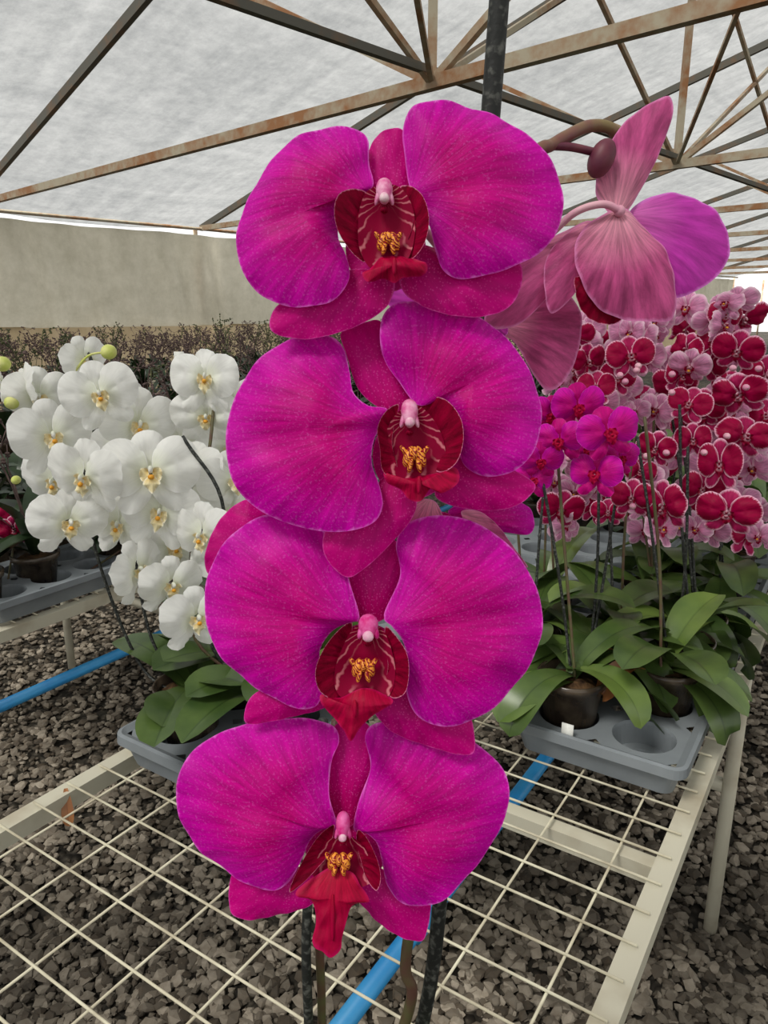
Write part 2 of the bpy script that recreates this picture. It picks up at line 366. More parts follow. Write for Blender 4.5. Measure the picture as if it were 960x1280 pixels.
# ------------------------------------------------------------------ hero flowers
def face(loc, nrm=None, roll=0.0):
    z = (Vector(nrm) if nrm else Vector((0, -CP, SP))).normalized()
    x = Vector((0, 0, 1)).cross(z).normalized(); y = z.cross(x)
    R = Matrix((x, y, z)).transposed() @ Matrix.Rotation(roll, 3, 'Z')
    return Matrix.Translation(loc) @ R.to_4x4()
hero = empty('magenta_phalaenopsis_orchid')
F = [
 dict(c=(490, 290), loc=(.003, .2873, 1.5284), sc=.27/930,
  LP=[(466,238),(461,205),(460,177),(447,162),(415,158),(380,168),(345,190),(318,222),(300,262),(293,300),(300,335),(318,362),(345,378),(380,384),(410,380),(430,365),(437,345),(432,320),(422,295),(425,265),(442,248)], LA=(375,275), LB=(462,250),
  RP=[(512,240),(505,195),(503,165),(515,140),(545,129),(580,130),(620,142),(660,165),(692,200),(706,235),(705,270),(690,300),(660,325),(620,342),(580,348),(555,340),(545,318),(535,285),(522,258)], RA=(600,240), RB=(510,250),
  DS=[(460,250),(455,215),(460,180),(475,158),(498,151),(512,165),(518,200),(515,245),(490,252)], DA=(487,200),
  LS=[(490,338),(486,374),(455,398),(410,415),(370,419),(336,410),(340,381),(380,350),(440,330)], LSA=(410,380),
  RS=[(500,335),(508,362),(545,384),(590,391),(630,384),(650,366),(658,335),(650,318),(620,312),(560,305),(525,300)], RSA=(580,350),
  L1=[(458,248),(440,248),(425,260),(420,282),(425,305),(440,325),(455,333),(462,320),(455,300),(452,275)], L1A=(441,290),
  L2=[(500,238),(515,243),(528,262),(534,290),(528,318),(512,332),(503,320),(512,300),(515,280),(508,260)], L2A=(520,288),
  TH=[(452,262),(465,245),(495,242),(512,262),(518,295),(510,330),(490,348),(465,345),(450,320),(448,290)], THA=(482,295),
  MD=[(462,345),(453,350),(460,362),(480,356),(492,363),(505,356),(528,352),(532,340),(515,331),(495,328),(475,331)], MDA=(492,343),
  col=(480,256,12,19), cal=(485,312,17,15)),
 dict(c=(508, 550), loc=(.0086, .2824, 1.4528), sc=.285/930,
  LP=[(485,515),(460,508),(442,492),(437,465),(430,437),(415,421),(390,417),(350,428),(315,455),(290,495),(280,540),(285,590),(305,625),(345,650),(390,663),(430,665),(465,655),(478,635),(475,610),(465,580),(468,550)], LA=(385,545), LB=(478,535),
  RP=[(522,508),(500,480),(482,455),(475,430),(478,400),(495,383),(525,378),(570,385),(615,405),(650,440),(672,480),(680,520),(670,560),(645,588),(610,596),(582,583),(572,555),(568,528),(548,506)], RA=(590,480), RB=(520,515),
  DS=[(505,520),(480,512),(448,485),(432,440),(425,412),(450,400),(475,397),(488,425),(505,460),(515,495)], DA=(470,455),
  LS=[(480,595),(460,625),(420,655),(403,668),(405,698),(430,724),(455,713),(490,680),(515,650),(522,625),(510,600)], LSA=(455,670),
  RS=[(560,585),(545,615),(560,630),(600,638),(640,636),(665,622),(674,605),(650,588),(610,570),(575,565)], RSA=(605,608),
  L1=[(498,508),(482,518),(472,540),(475,565),(478,590),(492,600),(496,585),(490,560),(492,535)], L1A=(484,555),
  L2=[(522,503),(540,498),(558,506),(572,528),(575,555),(568,580),(552,592),(540,585),(545,560),(535,540),(525,520)], L2A=(556,545),
  TH=[(488,530),(505,512),(525,512),(545,535),(555,565),(550,598),(520,606),(495,600),(482,580),(482,550)], THA=(517,562),
  MD=[(480,592),(495,600),(520,597),(550,592),(568,586),(571,604),(550,618),(538,611),(525,627),(510,625),(500,613),(484,605)], MDA=(522,606),
  col=(511,525,12,20), cal=(517,573,17,17)),
 dict(c=(460, 790), loc=(-.0065, .2773, 1.3756), sc=.30/930,
  LP=[(450,772),(440,735),(425,690),(405,665),(370,648),(330,645),(290,668),(262,705),(252,745),(258,790),(280,830),(315,862),(355,880),(385,886),(400,877),(404,850),(400,815),(415,790),(438,778)], LA=(340,765), LB=(445,785),
  RP=[(480,768),(500,720),(495,680),(510,655),(545,645),(590,652),(635,680),(665,720),(680,765),(675,810),(655,850),(620,885),(580,905),(545,908),(520,893),(508,865),(510,830),(503,800),(490,782)], RA=(590,775), RB=(485,785),
  DS=[(445,780),(436,735),(438,695),(455,672),(480,668),(500,685),(505,720),(492,765),(470,782)], DA=(470,725),
  LS=[(425,860),(410,888),(380,900),(340,908),(303,912),(308,880),(340,860),(390,845)], LSA=(360,880),
  RS=[(495,850),(468,890),(478,912),(500,928),(545,945),(592,952),(596,925),(585,895),(540,870)], RSA=(535,908),
  L1=[(440,778),(425,785),(408,805),(398,830),(402,855),(418,870),(432,868),(425,845),(430,820),(438,800)], L1A=(416,832),
  L2=[(482,782),(495,792),(508,812),(510,838),(505,860),(490,868),(482,855),(485,830),(482,805)], L2A=(495,832),
  TH=[(435,795),(450,780),(475,782),(488,805),(494,840),(484,868),(455,875),(425,865),(420,835)], THA=(457,835),
  MD=[(403,864),(425,868),(455,856),(480,864),(491,873),(468,888),(450,905),(440,919),(430,905),(417,890),(405,876)], MDA=(445,876),
  col=(461,784,14,17), cal=(455,830,17,15)),
 dict(c=(430, 1040), loc=(-.0169, .2692, 1.2876), sc=.315/930,
  LP=[(422,1035),(412,990),(415,950),(424,925),(412,905),(370,898),(320,902),(270,922),(232,950),(218,990),(225,1035),(250,1075),(290,1100),(330,1113),(358,1106),(375,1080),(388,1052),(405,1036)], LA=(320,1005), LB=(415,1040),
  RP=[(442,1035),(448,1000),(463,960),(456,922),(470,903),(510,905),(560,918),(605,940),(635,975),(635,1020),(615,1065),(580,1105),(540,1132),(505,1132),(485,1112),(478,1080),(470,1050),(455,1036)], RA=(545,1020), RB=(445,1040),
  DS=[(422,1040),(408,1000),(405,960),(412,920),(438,902),(465,920),(470,960),(455,1005),(440,1040)], DA=(437,965),
  LS=[(400,1115),(370,1095),(330,1095),(288,1100),(282,1150),(310,1163),(350,1157),(395,1138)], LSA=(340,1128),
  RS=[(438,1125),(455,1150),(475,1172),(510,1189),(533,1187),(538,1130),(500,1110),(460,1095)], RSA=(495,1145),
  L1=[(418,1028),(402,1035),(385,1055),(372,1078),(368,1092),(385,1085),(400,1074),(412,1062),(416,1045)], L1A=(398,1060),
  L2=[(448,1032),(460,1040),(472,1060),(476,1082),(470,1098),(458,1088),(452,1070),(446,1050)], L2A=(460,1063),
  TH=[(410,1045),(430,1035),(450,1045),(462,1065),(466,1092),(440,1102),(412,1095),(392,1085),(398,1065)], THA=(430,1070),
  MD=[(412,1078),(390,1090),(372,1106),(392,1116),(397,1140),(393,1162),(405,1172),(415,1180),(427,1172),(429,1158),(435,1135),(442,1120),(462,1116),(453,1100),(444,1084),(427,1078)], MDA=(418,1108),
  col=(430,1026,10,18), cal=(425,1066,17,14)),
]
for i, f in enumerate(F):
    mb = MB(); c = f['c']; sc = f['sc']
    k = dict(c=c, sc=sc)
    cen = c
    petal(mb, f['LP'], f['LA'], f['LB'], MG_P, z0=-4, bulge=27, ruf=8, seed=i*7+1, nr=18, na=150, nscale=50., sx=.10, crease=.3, **k)
    petal(mb, f['RP'], f['RA'], f['RB'], MG_P, z0=-3, bulge=27, ruf=8, seed=i*7+2, nr=18, na=150, nscale=50., sx=-.10, crease=.3, **k)
    petal(mb, f['DS'], f['DA'], cen, MG_S, z0=-20, bulge=12, ruf=3, seed=i*7+3, **k)
    petal(mb, f['LS'], f['LSA'], cen, MG_S, z0=-24, bulge=13, ruf=4, seed=i*7+4, **k)
    petal(mb, f['RS'], f['RSA'], cen, MG_S, z0=-26, bulge=13, ruf=4, seed=i*7+5, **k)
    tx, ty = f['THA']
    petal(mb, [(tx+52*math.cos(a*math.pi/6), ty+6+56*math.sin(a*math.pi/6)) for a in range(12)], (tx, ty), cen, MG_S, z0=-32, bulge=8, ruf=2, seed=i, **k)
    tb = (f['col'][0], f['col'][1])
    petal(mb, f['TH'], f['THA'], tb, THROAT, z0=20, bulge=-12, ruf=1, seed=i, nr=10, na=64, **k)
    petal(mb, f['L1'], f['L1A'], (f['cal'][0], f['cal'][1]), LOBE, z0=24, bulge=-5, ruf=1.5, sx=-.8, seed=i+1, nr=8, na=64, **k)
    petal(mb, f['L2'], f['L2A'], (f['cal'][0], f['cal'][1]), LOBE, z0=24, bulge=-5, ruf=1.5, sx=.8, seed=i+2, nr=8, na=64, **k)
    petal(mb, f['MD'], f['MDA'], (f['cal'][0], f['cal'][1]), MIDL, z0=22, bulge=12, ruf=4, sy=-.12, seed=i+3, nr=10, na=80, nscale=16., **k)
    def L(p, z): return Vector(((p[0]-c[0])*sc, -(p[1]-c[1])*sc, z*sc))
    mA = f['MDA']; ex = 1.0 if i != 3 else 2.6
    ell(mb, L((mA[0], mA[1]+(2 if i != 3 else 22)), 33), (3*sc, 11*ex*sc, 4*sc), MIDL)
    x, y, rx, ry = f['col']; CM = COLW if i < 2 else COLUMN
    ell(mb, L((x, y-ry*.2), 26), (rx*.85*sc, ry*.95*sc, 11*sc), CM, Matrix.Rotation(-.35, 3, 'X'), pinch=-.2)
    ell(mb, L((x, y+ry*.35), 35), (rx*.48*sc, rx*.52*sc, 5*sc), ANTHER, pinch=.2)
    for q in (-1, 1):
        ell(mb, L((x+q*rx*.6, y+ry*.1), 26), (rx*.3*sc, ry*.6*sc, 6*sc), CM, Matrix.Rotation(q*.3, 3, 'Z'))
    ell(mb, L((x, y+ry*.95), 24), (rx*.4*sc, rx*.3*sc, 5*sc), LOBE)
    x, y, rx, ry = f['cal']
    for q in (-1, 1):
        ell(mb, L((x+q*rx*.42, y), 24), (rx*.36*sc, ry*.8*sc, 8*sc), CALLUS, Matrix.Rotation(q*.35, 3, 'Z'))
        ell(mb, L((x+q*rx*.3, y+ry*.65), 28), (rx*.18*sc, ry*.55*sc, 6*sc), CALLUS, Matrix.Rotation(q*.25, 3, 'Z'))
        ell(mb, L((x+q*rx*.75, y-ry*.4), 25), (rx*.18*sc, ry*.45*sc, 5*sc), CALLUS, Matrix.Rotation(-q*.6, 3, 'Z'))
    ell(mb, L((x, y-ry*.2), 29), (rx*.22*sc, ry*.5*sc, 6*sc), CALLUS)
    mb.obj('blossom_%d' % (i+1), hero, mat=face(f['loc']))
    mp = MB(); b = Vector(f['loc'])
    tube(mp, curve([b+Vector((0, .010, 0)), b+Vector((.006, .022, .008)), b+Vector((.02, .045, -.002)), Vector((.036-.0001*i, .338, b.z-.02))], 8), .0018, PEDP, 8)
    mp.obj('pedicel_%d' % (i+1), hero)

def rear(name, c, d, parts, extra=None):
    mb = MB(); sc = d/930
    for j, (P, A, B, mat, z0, bl) in enumerate(parts):
        petal(mb, P, A, B, mat, z0=z0, bulge=bl*1.3, ruf=5, seed=j+40, nr=14, na=90, c=c, sc=sc, crease=.35)
    if extra: extra(mb, c, sc)
    return mb.obj(name, hero, mat=face(sv(c[0], c[1], d)))
def b1x(mb, c, sc):
    L = lambda p, z: Vector(((p[0]-c[0])*sc, -(p[1]-c[1])*sc, z*sc))
    tube(mb, curve([L((768, 272), 22), (L((745, 266), 26)), L((715, 272), 16), L((690, 290), -8), L((672, 300), -30)], 8), 4.6*sc, PEDP, 10)
    ell(mb, L((768, 272), 20), (7*sc, 7*sc, 7*sc), PEDP)
rear('blossom_reverse_1', (770, 275), .33, [
 ([(790,262),(820,242),(860,240),(895,258),(915,295),(910,330),(880,358),(840,370),(825,335),(805,295)], (855,305), (775,265), MG_L, -8, 14),
 ([(765,272),(745,245),(750,205),(775,160),(805,134),(835,124),(838,155),(820,200),(795,248),(780,268)], (790,200), (768,275), MG_B, 2, 10),
 ([(748,268),(700,284),(655,320),(625,365),(608,400),(650,400),(690,365),(725,320)], (680,335), (765,270), MG_B, -26, 10),
 ([(742,270),(715,285),(690,310),(682,345),(690,388),(718,368),(735,335),(750,295)], (715,325), (765,270), MG_B, -12, 10),
 ([(720,345),(722,372),(740,398),(765,404),(780,395),(775,370),(750,350)], (748,375), (770,300), LOBE, -4, 6),
 ([(752,272),(775,262),(800,280),(830,318),(843,368),(838,400),(812,404),(775,400),(745,385),(722,350),(717,312),(730,285)], (782,335), (768,268), MG_B, 6, 18),
], b1x)
rear('blossom_reverse_2', (670, 425), .36, [
 ([(600,372),(620,355),(660,350),(710,368),(726,400),(722,445),(700,482),(680,486),(660,455),(645,430),(620,412)], (675,410), (610,400), MG_B, 0, 12),
 ([(480,368),(500,358),(540,365),(570,385),(540,400),(500,392)], (522,378), (600,400), MG_L, -5, 5),
 ([(590,395),(620,398),(632,412),(628,424),(600,420)], (612,408), (610,400), MG_L, 14, 4),
])
rear('blossom_reverse_3', (460, 660), .335, [
 ([(258,715),(264,668),(285,638),(312,624),(332,640),(350,700),(300,730)], (305,680), (450,690), MG_S, 0, 10),
 ([(560,640),(600,622),(640,625),(662,635),(667,655),(660,668),(635,666),(600,660)], (615,645), (540,650), MG_P, 0, 8),
 ([(575,640),(600,640),(625,662),(645,690),(657,708),(640,704),(615,690),(590,668)], (615,672), (560,640), MG_B, 12, 6),
 ([(500,640),(520,625),(545,628),(555,660),(540,690),(510,680)], (525,655), (540,620), MG_B, 4, 6),
 ([(505,660),(540,640),(570,650),(560,700),(520,710)], (540,675), (540,620), MG_S, -4, 6),
])
mb = MB()
P1 = sv(688, 182, .315)
tube(mb, curve([Vector((.046, .338, 1.552)), sv(672, 188, .31), P1, sv(705, 172, .318), sv(735, 158, .325), sv(762, 160, .33), sv(776, 180, .335), sv(785, 215, .345)], 8), [.0026]*57, STEMP, 10)
tube(mb, curve([P1, sv(715, 184, .318), sv(742, 190, .322)], 8), .0018, BUD, 8)
q = sv(752, 198, .322); ell(mb, q, (.0055, .0085, .0055), BUD, Matrix.Rotation(.4, 3, 'Y') @ Matrix.Rotation(1.5, 3, 'X'))
mb.obj('spike_tip', hero)
mb = MB()
base = Vector((-.04, .38, TZ+.10))
st = [base, Vector((.0232, .342, 1.103)), Vector((.034, .34, 1.36)), Vector((.046, .34, 1.62)), Vector((.049, .34, 1.70))]
tube(mb, curve(st, 10), .0041, STAKE, 12)
tube(mb, curve([base+Vector((-.01, 0, 0)), sv(505, 1282, .42), sv(508, 1190, .40), Vector((.03, .335, 1.30)), Vector((.04, .333, 1.5)), Vector((.046, .338, 1.552))], 10), .0031, STEM, 10)
for (u, w2, r, m_, dd) in ((384, 384, .0028, STAKE, .44), (400, 398, .0026, STEM, .45)):
    b0 = Vector((-.05, .40, TZ+.10))
    tube(mb, curve([b0, sv(u+2, 1285, dd), sv(u, 1140, dd-.03), sv(u+20, 900, dd-.05)], 10), r, m_, 10)
mb.obj('stake_and_spikes', hero)
mb = MB(); pot(mb, (-.045, .385, TZ+.004))
mb.obj('pot', hero)
mb = MB()
pb = Vector((-.045, .385, TZ+.10))
leaf(mb, pb, math.radians(-38), .262, .085, 1.32, .30, LEAFL, .2)
leaf(mb, pb, math.radians(120), .20, .08, .15, .9, LEAF)
leaf(mb, pb, math.radians(200), .20, .08, .35, .9, LEAF)
leaf(mb, pb, math.radians(40), .20, .08, .15, .9, LEAF)
mb.obj('leaves', hero)

# ------------------------------------------------------------------ generic small blossoms
def small(name, PM, SM, LM, lipc, seed=0, wide=1.0):
    mb = MB(); k = dict(nr=6, na=36, sc=1, flip=1, seed=seed, nscale=.25)
    def S(P, A, B, mat, z0, bl, mir=False, **kw):
        s = -1 if mir else 1
        PP = [(s*x, y) for x, y in P]
        petal(mb, PP, (s*A[0], A[1]), (s*B[0], B[1]), mat, z0=z0, bulge=bl, ruf=.05, **k, **kw)
    D = [(0,.0),(-.12,.12),(-.19,.28),(-.13,.42),(0,.47),(.13,.42),(.19,.28),(.12,.12)]
    S(D, (0,.26), (0,0), SM, -.05, .06)
    LSp = [(.0,-.03),(.15,-.07),(.29,-.2),(.36,-.35),(.29,-.45),(.15,-.43),(.03,-.3),(-.03,-.12)]
    for mr in (False, True): S(LSp, (.16,-.26), (0,0), SM, -.06, .06, mr)
    RPp = [(.02,.02),(.04,.2),(.15,.35),(.31,.39),(.46,.30),(.53,.12),(.51,-.08),(.40,-.22),(.25,-.25),(.12,-.17),(.04,-.05)]
    for mr in (False, True): S(RPp, (.28,.08), (0,0), PM, 0 if mr else .012, .09, mr)
    for mr in (False, True): S([(.02,.03),(.09,.05),(.12,-.02),(.09,-.1),(.03,-.08)], (.07,-.01), (0,0), LM, .09, -.02, mr)
    S([(-.03,-.05),(.03,-.05),(.09,-.12),(.05,-.18),(0,-.24),(-.05,-.18),(-.09,-.12)], (0,-.13), (0,-.02), LM, .10, .03)
    ell(mb, (0, .03, .1), (.026, .045, .05), SM if LM is W_L else LM, nu=10, nv=6)
    ell(mb, (0, -.055, .12), (.035, .03, .03), lipc, nu=10, nv=6)
    return mb.mesh(name)
FW = [small('white_blossom_mesh_%d' % i, W_P, W_P, W_L, YEL, i) for i in range(4)]
FC = [small('crimson_blossom_mesh_%d' % i, C_P, C_S, C_L, C_L, i+5) for i in range(3)]
FM = [small('magenta_blossom_mesh', MG_P, MG_S, MIDL, MIDL, 9)]
FP = [small('pink_blossom_mesh_%d' % i, P_P, P_P, C_L, YEL, i+12) for i in range(2)]
def place(me, parent, u, v, size, d, jit=.3, name='blossom', sq=.12):
    p = sv(u, v, d); n = (EYE-p).normalized()
    n = n+Vector((random.uniform(-jit, jit), 0, random.uniform(-jit, jit)*.6-.1))
    s = size*d/930
    M4 = face(p, n, random.uniform(-.25, .25)) @ Matrix.Diagonal((s*random.uniform(1-sq, 1+sq*.5), s*random.uniform(1-sq, 1+sq*.5), s*random.uniform(.8, 1.6), 1))
    inst(name, random.choice(me), parent, M4); return p

def plant(name, n, s, leaves, seed, stakes=(), lm=LEAF, z=TZ+.035, Lr=(.17, .26), potted=True, rise=(.1, 1.1), droop=(.9, 2.1)):
    e = empty(name); random.seed(seed); b = T(n, s, z)
    mb = MB(); pot(mb, b); mb.obj('pot', e)
    mb = MB(); a0 = random.uniform(0, 6.28)
    for i in range(leaves):
        leaf(mb, b+Vector((0, 0, .085+.004*i)), a0+i*math.pi+random.uniform(-.6, .6)+(i//2)*.6, random.uniform(*Lr), random.uniform(.07, .095), random.uniform(*rise), random.uniform(*droop), random.choice([lm, lm, LEAFL, LEAF]), random.uniform(.1, .3), twist=random.uniform(-.3, .3))
    mb.obj('leaves', e)
    mb = MB()
    for P in stakes:
        tube(mb, curve([b+Vector((random.uniform(-.02, .02), random.uniform(-.02, .02), .08))]+list(P), 8), .0028, random.choice([STAKE, STAKE, STEM]), 6)
    if stakes: mb.obj('stakes', e)
    return e
wa = plant('white_phalaenopsis_orchid', -.905, .78, 6, 3, [[sv(175, 830, 1.3), sv(120, 690, 1.25), sv(100, 560, 1.2), sv(80, 480, 1.2)], [sv(190, 800, 1.3), sv(160, 640, 1.25), sv(140, 520, 1.2), sv(110, 440, 1.2)]], rise=(.15, .6), droop=(.2, .9), Lr=(.14, .20))
wb = plant('white_phalaenopsis_orchid', -.775, .86, 7, 5, [[sv(245, 800, 1.25), sv(240, 680, 1.22), sv(262, 560, 1.2), sv(270, 460, 1.24)], [sv(262, 800, 1.25), sv(280, 640, 1.15), sv(228, 545, 1.13)]], rise=(.1, .8), droop=(.4, 1.2))
wc = plant('white_phalaenopsis_orchid', -.905, 1.02, 8, 8, rise=(.9, 1.45), droop=(.3, .9), Lr=(.2, .28))
plant('white_phalaenopsis_orchid', -.905, .90, 7, 9, rise=(.5, 1.4), droop=(.4, 1.1))
plant('white_phalaenopsis_orchid', -.775, 1.0, 7, 14, rise=(.8, 1.4), droop=(.4, 1.0))
random.seed(11)
for (u, v, s, d) in [(125,493,86,1.12),(64,545,96,1.15),(48,495,72,1.2),(108,595,100,1.1),(188,590,108,1.12),(85,652,92,1.12),(150,655,86,1.18),(256,475,82,1.2),(200,640,90,1.15),(245,585,72,1.2),(258,520,74,1.22),(212,730,72,1.15),(244,772,84,1.1),(255,668,88,1.15),(292,600,84,1.2),(172,530,86,1.2),(290,500,70,1.25),(290,640,80,1.22),(150,560,70,1.25),(225,552,66,1.28),(70,600,80,1.25),(285,700,80,1.2),(130,630,80,1.26),(215,685,76,1.25),(230,625,77,1.27),(180,640,80,1.27),(285,560,70,1.27)]:
    place(FW, wa if u < 180 else wb, u, v, s*1.08, d, .6)
for (u, v, s, d, yw) in [(170,712,84,1.15,1.2),(35,485,70,1.2,-.9),(105,450,64,1.2,1.0),(0,480,50,1.2,-1.2),(160,500,60,1.2,1.3)]:
    p = sv(u, v, d); n = Vector((math.sin(yw), -math.cos(yw), 0))
    inst('blossom_side', FW[0], wa, face(p, n, .2) @ Matrix.Scale(s*d/930, 4))
mb = MB()
for (u, v, r) in ((15, 503, .011), (136, 440, .012), (20, 600, .007), (3, 455, .012)):
    ell(mb, sv(u, v, 1.18), (r, r*1.3, r), BUDG)
tube(mb, curve([sv(136, 440, 1.18), sv(110, 445, 1.18), sv(90, 470, 1.19)], 6), .002, BUDG, 6)
mb.obj('buds', wa)
prow = []
k = 0
for s_, n_ in ((1.30, -.24), (1.17, -.37), (1.43, -.37), (1.56, -.24), (1.69, -.37), (1.82, -.24), (1.3, -.50), (1.56, -.56), (1.95, -.4), (2.1, -.25), (1.43, -.24), (1.30, -.37), (1.82, -.37)):
    b = T(n_, s_, 0); random.seed(200+k); stk = []
    for j in range(2):
        q = b+Vector((random.uniform(-.08, .06), random.uniform(0, .10), 1.30+random.uniform(-.04, .06)))
        stk.append([b*.6+q*.4+Vector((0, 0, .55)), q])
    nm = 'magenta_cluster_orchid' if k in (1,) else ('crimson_phalaenopsis_orchid' if k % 3 else 'pink_phalaenopsis_orchid')
    prow.append(plant(nm, n_, s_, 9, 60+k, stk, Lr=(.16, .25), rise=(-.1, 1.2))); k += 1
random.seed(5)
for (u, v, s, d) in [(788,445,56,1.4),(905,395,54,1.5),(922,438,62,1.45),(862,505,58,1.4),(925,492,66,1.4),(930,545,66,1.38),(820,560,60,1.36),(866,550,54,1.4),(900,580,66,1.36),(790,622,58,1.34),(830,632,70,1.32),(910,640,76,1.32),(735,450,54,1.45),(745,484,54,1.45),(772,472,48,1.5),(878,612,54,1.42),(892,430,48,1.55),(722,420,48,1.5),(956,470,54,1.5),(850,470,48,1.5),(958,520,54,1.5),(760,640,46,1.45),(715,465,46,1.5),(880,520,50,1.5),(800,590,46,1.5)]:
    place(FC, prow[2], u, v, s*.95, d, .55, sq=.2)
for (u, v, s, d) in [(722,508,62,1.2),(760,540,72,1.17),(700,550,64,1.2),(745,592,64,1.2),(688,518,54,1.22),(676,575,58,1.22),(775,572,50,1.22),(735,560,60,1.24),(665,600,50,1.24)]:
    place(FM, prow[1], u, v, s*1.0, d, .5)
for i in range(140):
    u = random.uniform(690, 965); v = random.uniform(372, 672)
    if v < 400 and u < 820: continue
    place(FP if i % 5 else FC, prow[0], u, v, random.uniform(40, 54), random.uniform(1.46, 1.9), .9, sq=.25)
mb = MB()
for i in range(16):
    ell(mb, sv(random.uniform(700, 950), random.uniform(440, 640), 1.33), (.006, .008, .006), PEDP, nu=10, nv=6)
mb.obj('buds', prow[0])
mb = MB(); leaf(mb, T(-.27, 1.25, TZ+.13), 2.9, .13, .045, .9, 2.6, LEAFX, .6, twist=1.5); leaf(mb, T(-.27, 1.25, TZ+.14), 3.6, .12, .04, .5, 2.2, LEAFX, .7, twist=-1)
mb.obj('withered_leaf', prow[0])
mb = MB()
beam(mb, T(-.36, 1.10, TZ+.07)+Vector((0, -.004, 0)), T(-.34, 1.10, TZ+.07)+Vector((0, -.004, 0)), .002, .03, TAGM)
mb.obj('plant_label_tag', prow[1])

# ------------------------------------------------------------------ trays
def tray(name, n0, s0, cn, cs, cell=.13, z=TZ+.006, parent=None):
    mb = MB(); H = .055; seg = 32; hr = .052
    for i in range(cn):
        for j in range(cs):
            cx = n0+(i+.5)*cell; cy = s0+(j+.5)*cell
            rings = []
            sq = []
            for k in range(seg):
                a = 2*math.pi*(k+.5)/seg; x, y = math.cos(a), math.sin(a); q = .5*cell/max(abs(x), abs(y)); sq.append((x*q, y*q))
            rings.append([T(cx+x, cy+y, z+H) for x, y in sq])
            for r, h in ((hr, H), (hr*.97, H-.006), (hr*.9, .012), (hr*.55, .012), (hr*.5, .004), (.001, .004)):
                rings.append([T(cx+r*math.cos(2*math.pi*(k+.5)/seg), cy+r*math.sin(2*math.pi*(k+.5)/seg), z+h) for k in range(seg)])
            vs = [p for R in rings for p in R]; fs = []
            for a in range(len(rings)-1):
                for k in range(seg):
                    k2 = (k+1) % seg; fs.append((a*seg+k, (a+1)*seg+k, (a+1)*seg+k2, a*seg+k2))
            mb.add(vs, fs, TRAYM)
    a0, a1, b0, b1 = n0, n0+cn*cell, s0, s0+cs*cell
    def loop(o, zz, r):
        pts = []
        for cx, cy, st in ((a1+o-r, b1+o-r, 0), (a0-o+r, b1+o-r, 1), (a0-o+r, b0-o+r, 2), (a1+o-r, b0-o+r, 3)):
            for k in range(6):
                a = (st+k/5)*math.pi/2; pts.append(T(cx+r*math.cos(a), cy+r*math.sin(a), zz))
        return pts
    L_ = [loop(.0, z+H, .002), loop(.012, z+H+.006, .02), loop(.018, z+H+.004, .024), loop(.019, z+H-.012, .024), loop(.008, z+H-.014, .02), loop(-.002, z, .02)]
    vs = [p for R in L_ for p in R]; fs = []; m_ = len(L_[0])
    for a in range(len(L_)-1):
        for k in range(m_):
            k2 = (k+1) % m_; fs.append((a*m_+k, a*m_+k2, (a+1)*m_+k2, (a+1)*m_+k))
    mb.add(vs, fs, TRAYM)
    return mb.obj(name, parent, smooth=False)
for (n0, s0, a, b) in ((-.435, 1.105, 2, 4), (-.435, 1.69, 2, 4), (-.975, .70, 2, 4), (-.975, 1.28, 2, 4), (-.70, 1.36, 2, 4), (-.435, 2.27, 2, 4), (-.7, 1.94, 2, 4), (-.975, 1.86, 2, 4)):
    tray('plant_tray', n0, s0, a, b)

# ------------------------------------------------------------------ benches
def bench(name, n0, n1, s0, s1, wires=True, dx=.06, dy=.105):
    e = empty(name); mb = MB(); t = .03
    for n in (n0+t/2, n1-t/2): beam(mb, T(n, s0, TZ-t/2-.004), T(n, s1, TZ-t/2-.004), t, t, RAILM)
    ss = [x for x in (s0, .965, 2.6, 4.2, 5.8, 7.4) if s0 <= x <= s1]
    for s in ss:
        beam(mb, T(n0+t, s, TZ-t/2-.012), T(n1-t, s, TZ-t/2-.012), t*.85, t, RAILM)
    mb.obj('frame', e, smooth=False)
    mb = MB()
    for s in (s0+.2, 1.72, 3.4, 5.2):
        if s < s1:
            for n in (n0+.02, n1-.015):
                tube(mb, [T(n, s, 0), T(n, s, TZ-.03)], .016, RAILM, 12)
            beam(mb, T(n0+.03, s, .42), T(n1-.03, s, .42), .025, .025, RAILM)
    mb.obj('legs', e)
    if wires:
        mb = MB(); z = TZ-.001
        s = s0
        while s < s1:
            tube(mb, [T(n0+.01, s, z+.002), T(n1-.01, s, z+.002)], .0019, WIREM, 6); s += dx
        n = n0+.08
        while n < n1-.03:
            tube(mb, [T(n, s0, z-.002), T(n, s1, z-.002)], .0019, WIREM, 6); n += dy
        mb.obj('wire_mesh_top', e)
    return e
bench('wire_mesh_bench', -1.03, -.135, -.35, 4.5)
bench('wire_mesh_bench', -2.75, -1.70, -.2, 7)
bench('wire_mesh_bench', -4.6, -3.5, -.2, 7, False)
mb = MB()
tube(mb, [T(-.489, -.6, .55), T(-.489, 5, .55)], .015, BLUE, 16)
tube(mb, [T(-.489, .83, .55), T(-.489, .88, .55)], .019, BLUE, 16)
tube(mb, [T(-.489, 3, 0), T(-.489, 3, .55)], .015, BLUE, 16)
mb.obj('blue_irrigation_pipe')
mb = MB(); tube(mb, [T(-1.71, -.6, .55), T(-1.71, 7, .55)], .015, BLUE, 16)
tube(mb, [T(-1.71, 3, 0), T(-1.71, 3, .55)], .015, BLUE, 16)
mb.obj('blue_irrigation_pipe')
mb = MB(); p = T(-1.01, .60, TZ)
leaf(mb, p, -1.2, .06, .02, -.9, .5, LEAFX, .3); mb.obj('dried_leaf_scrap')

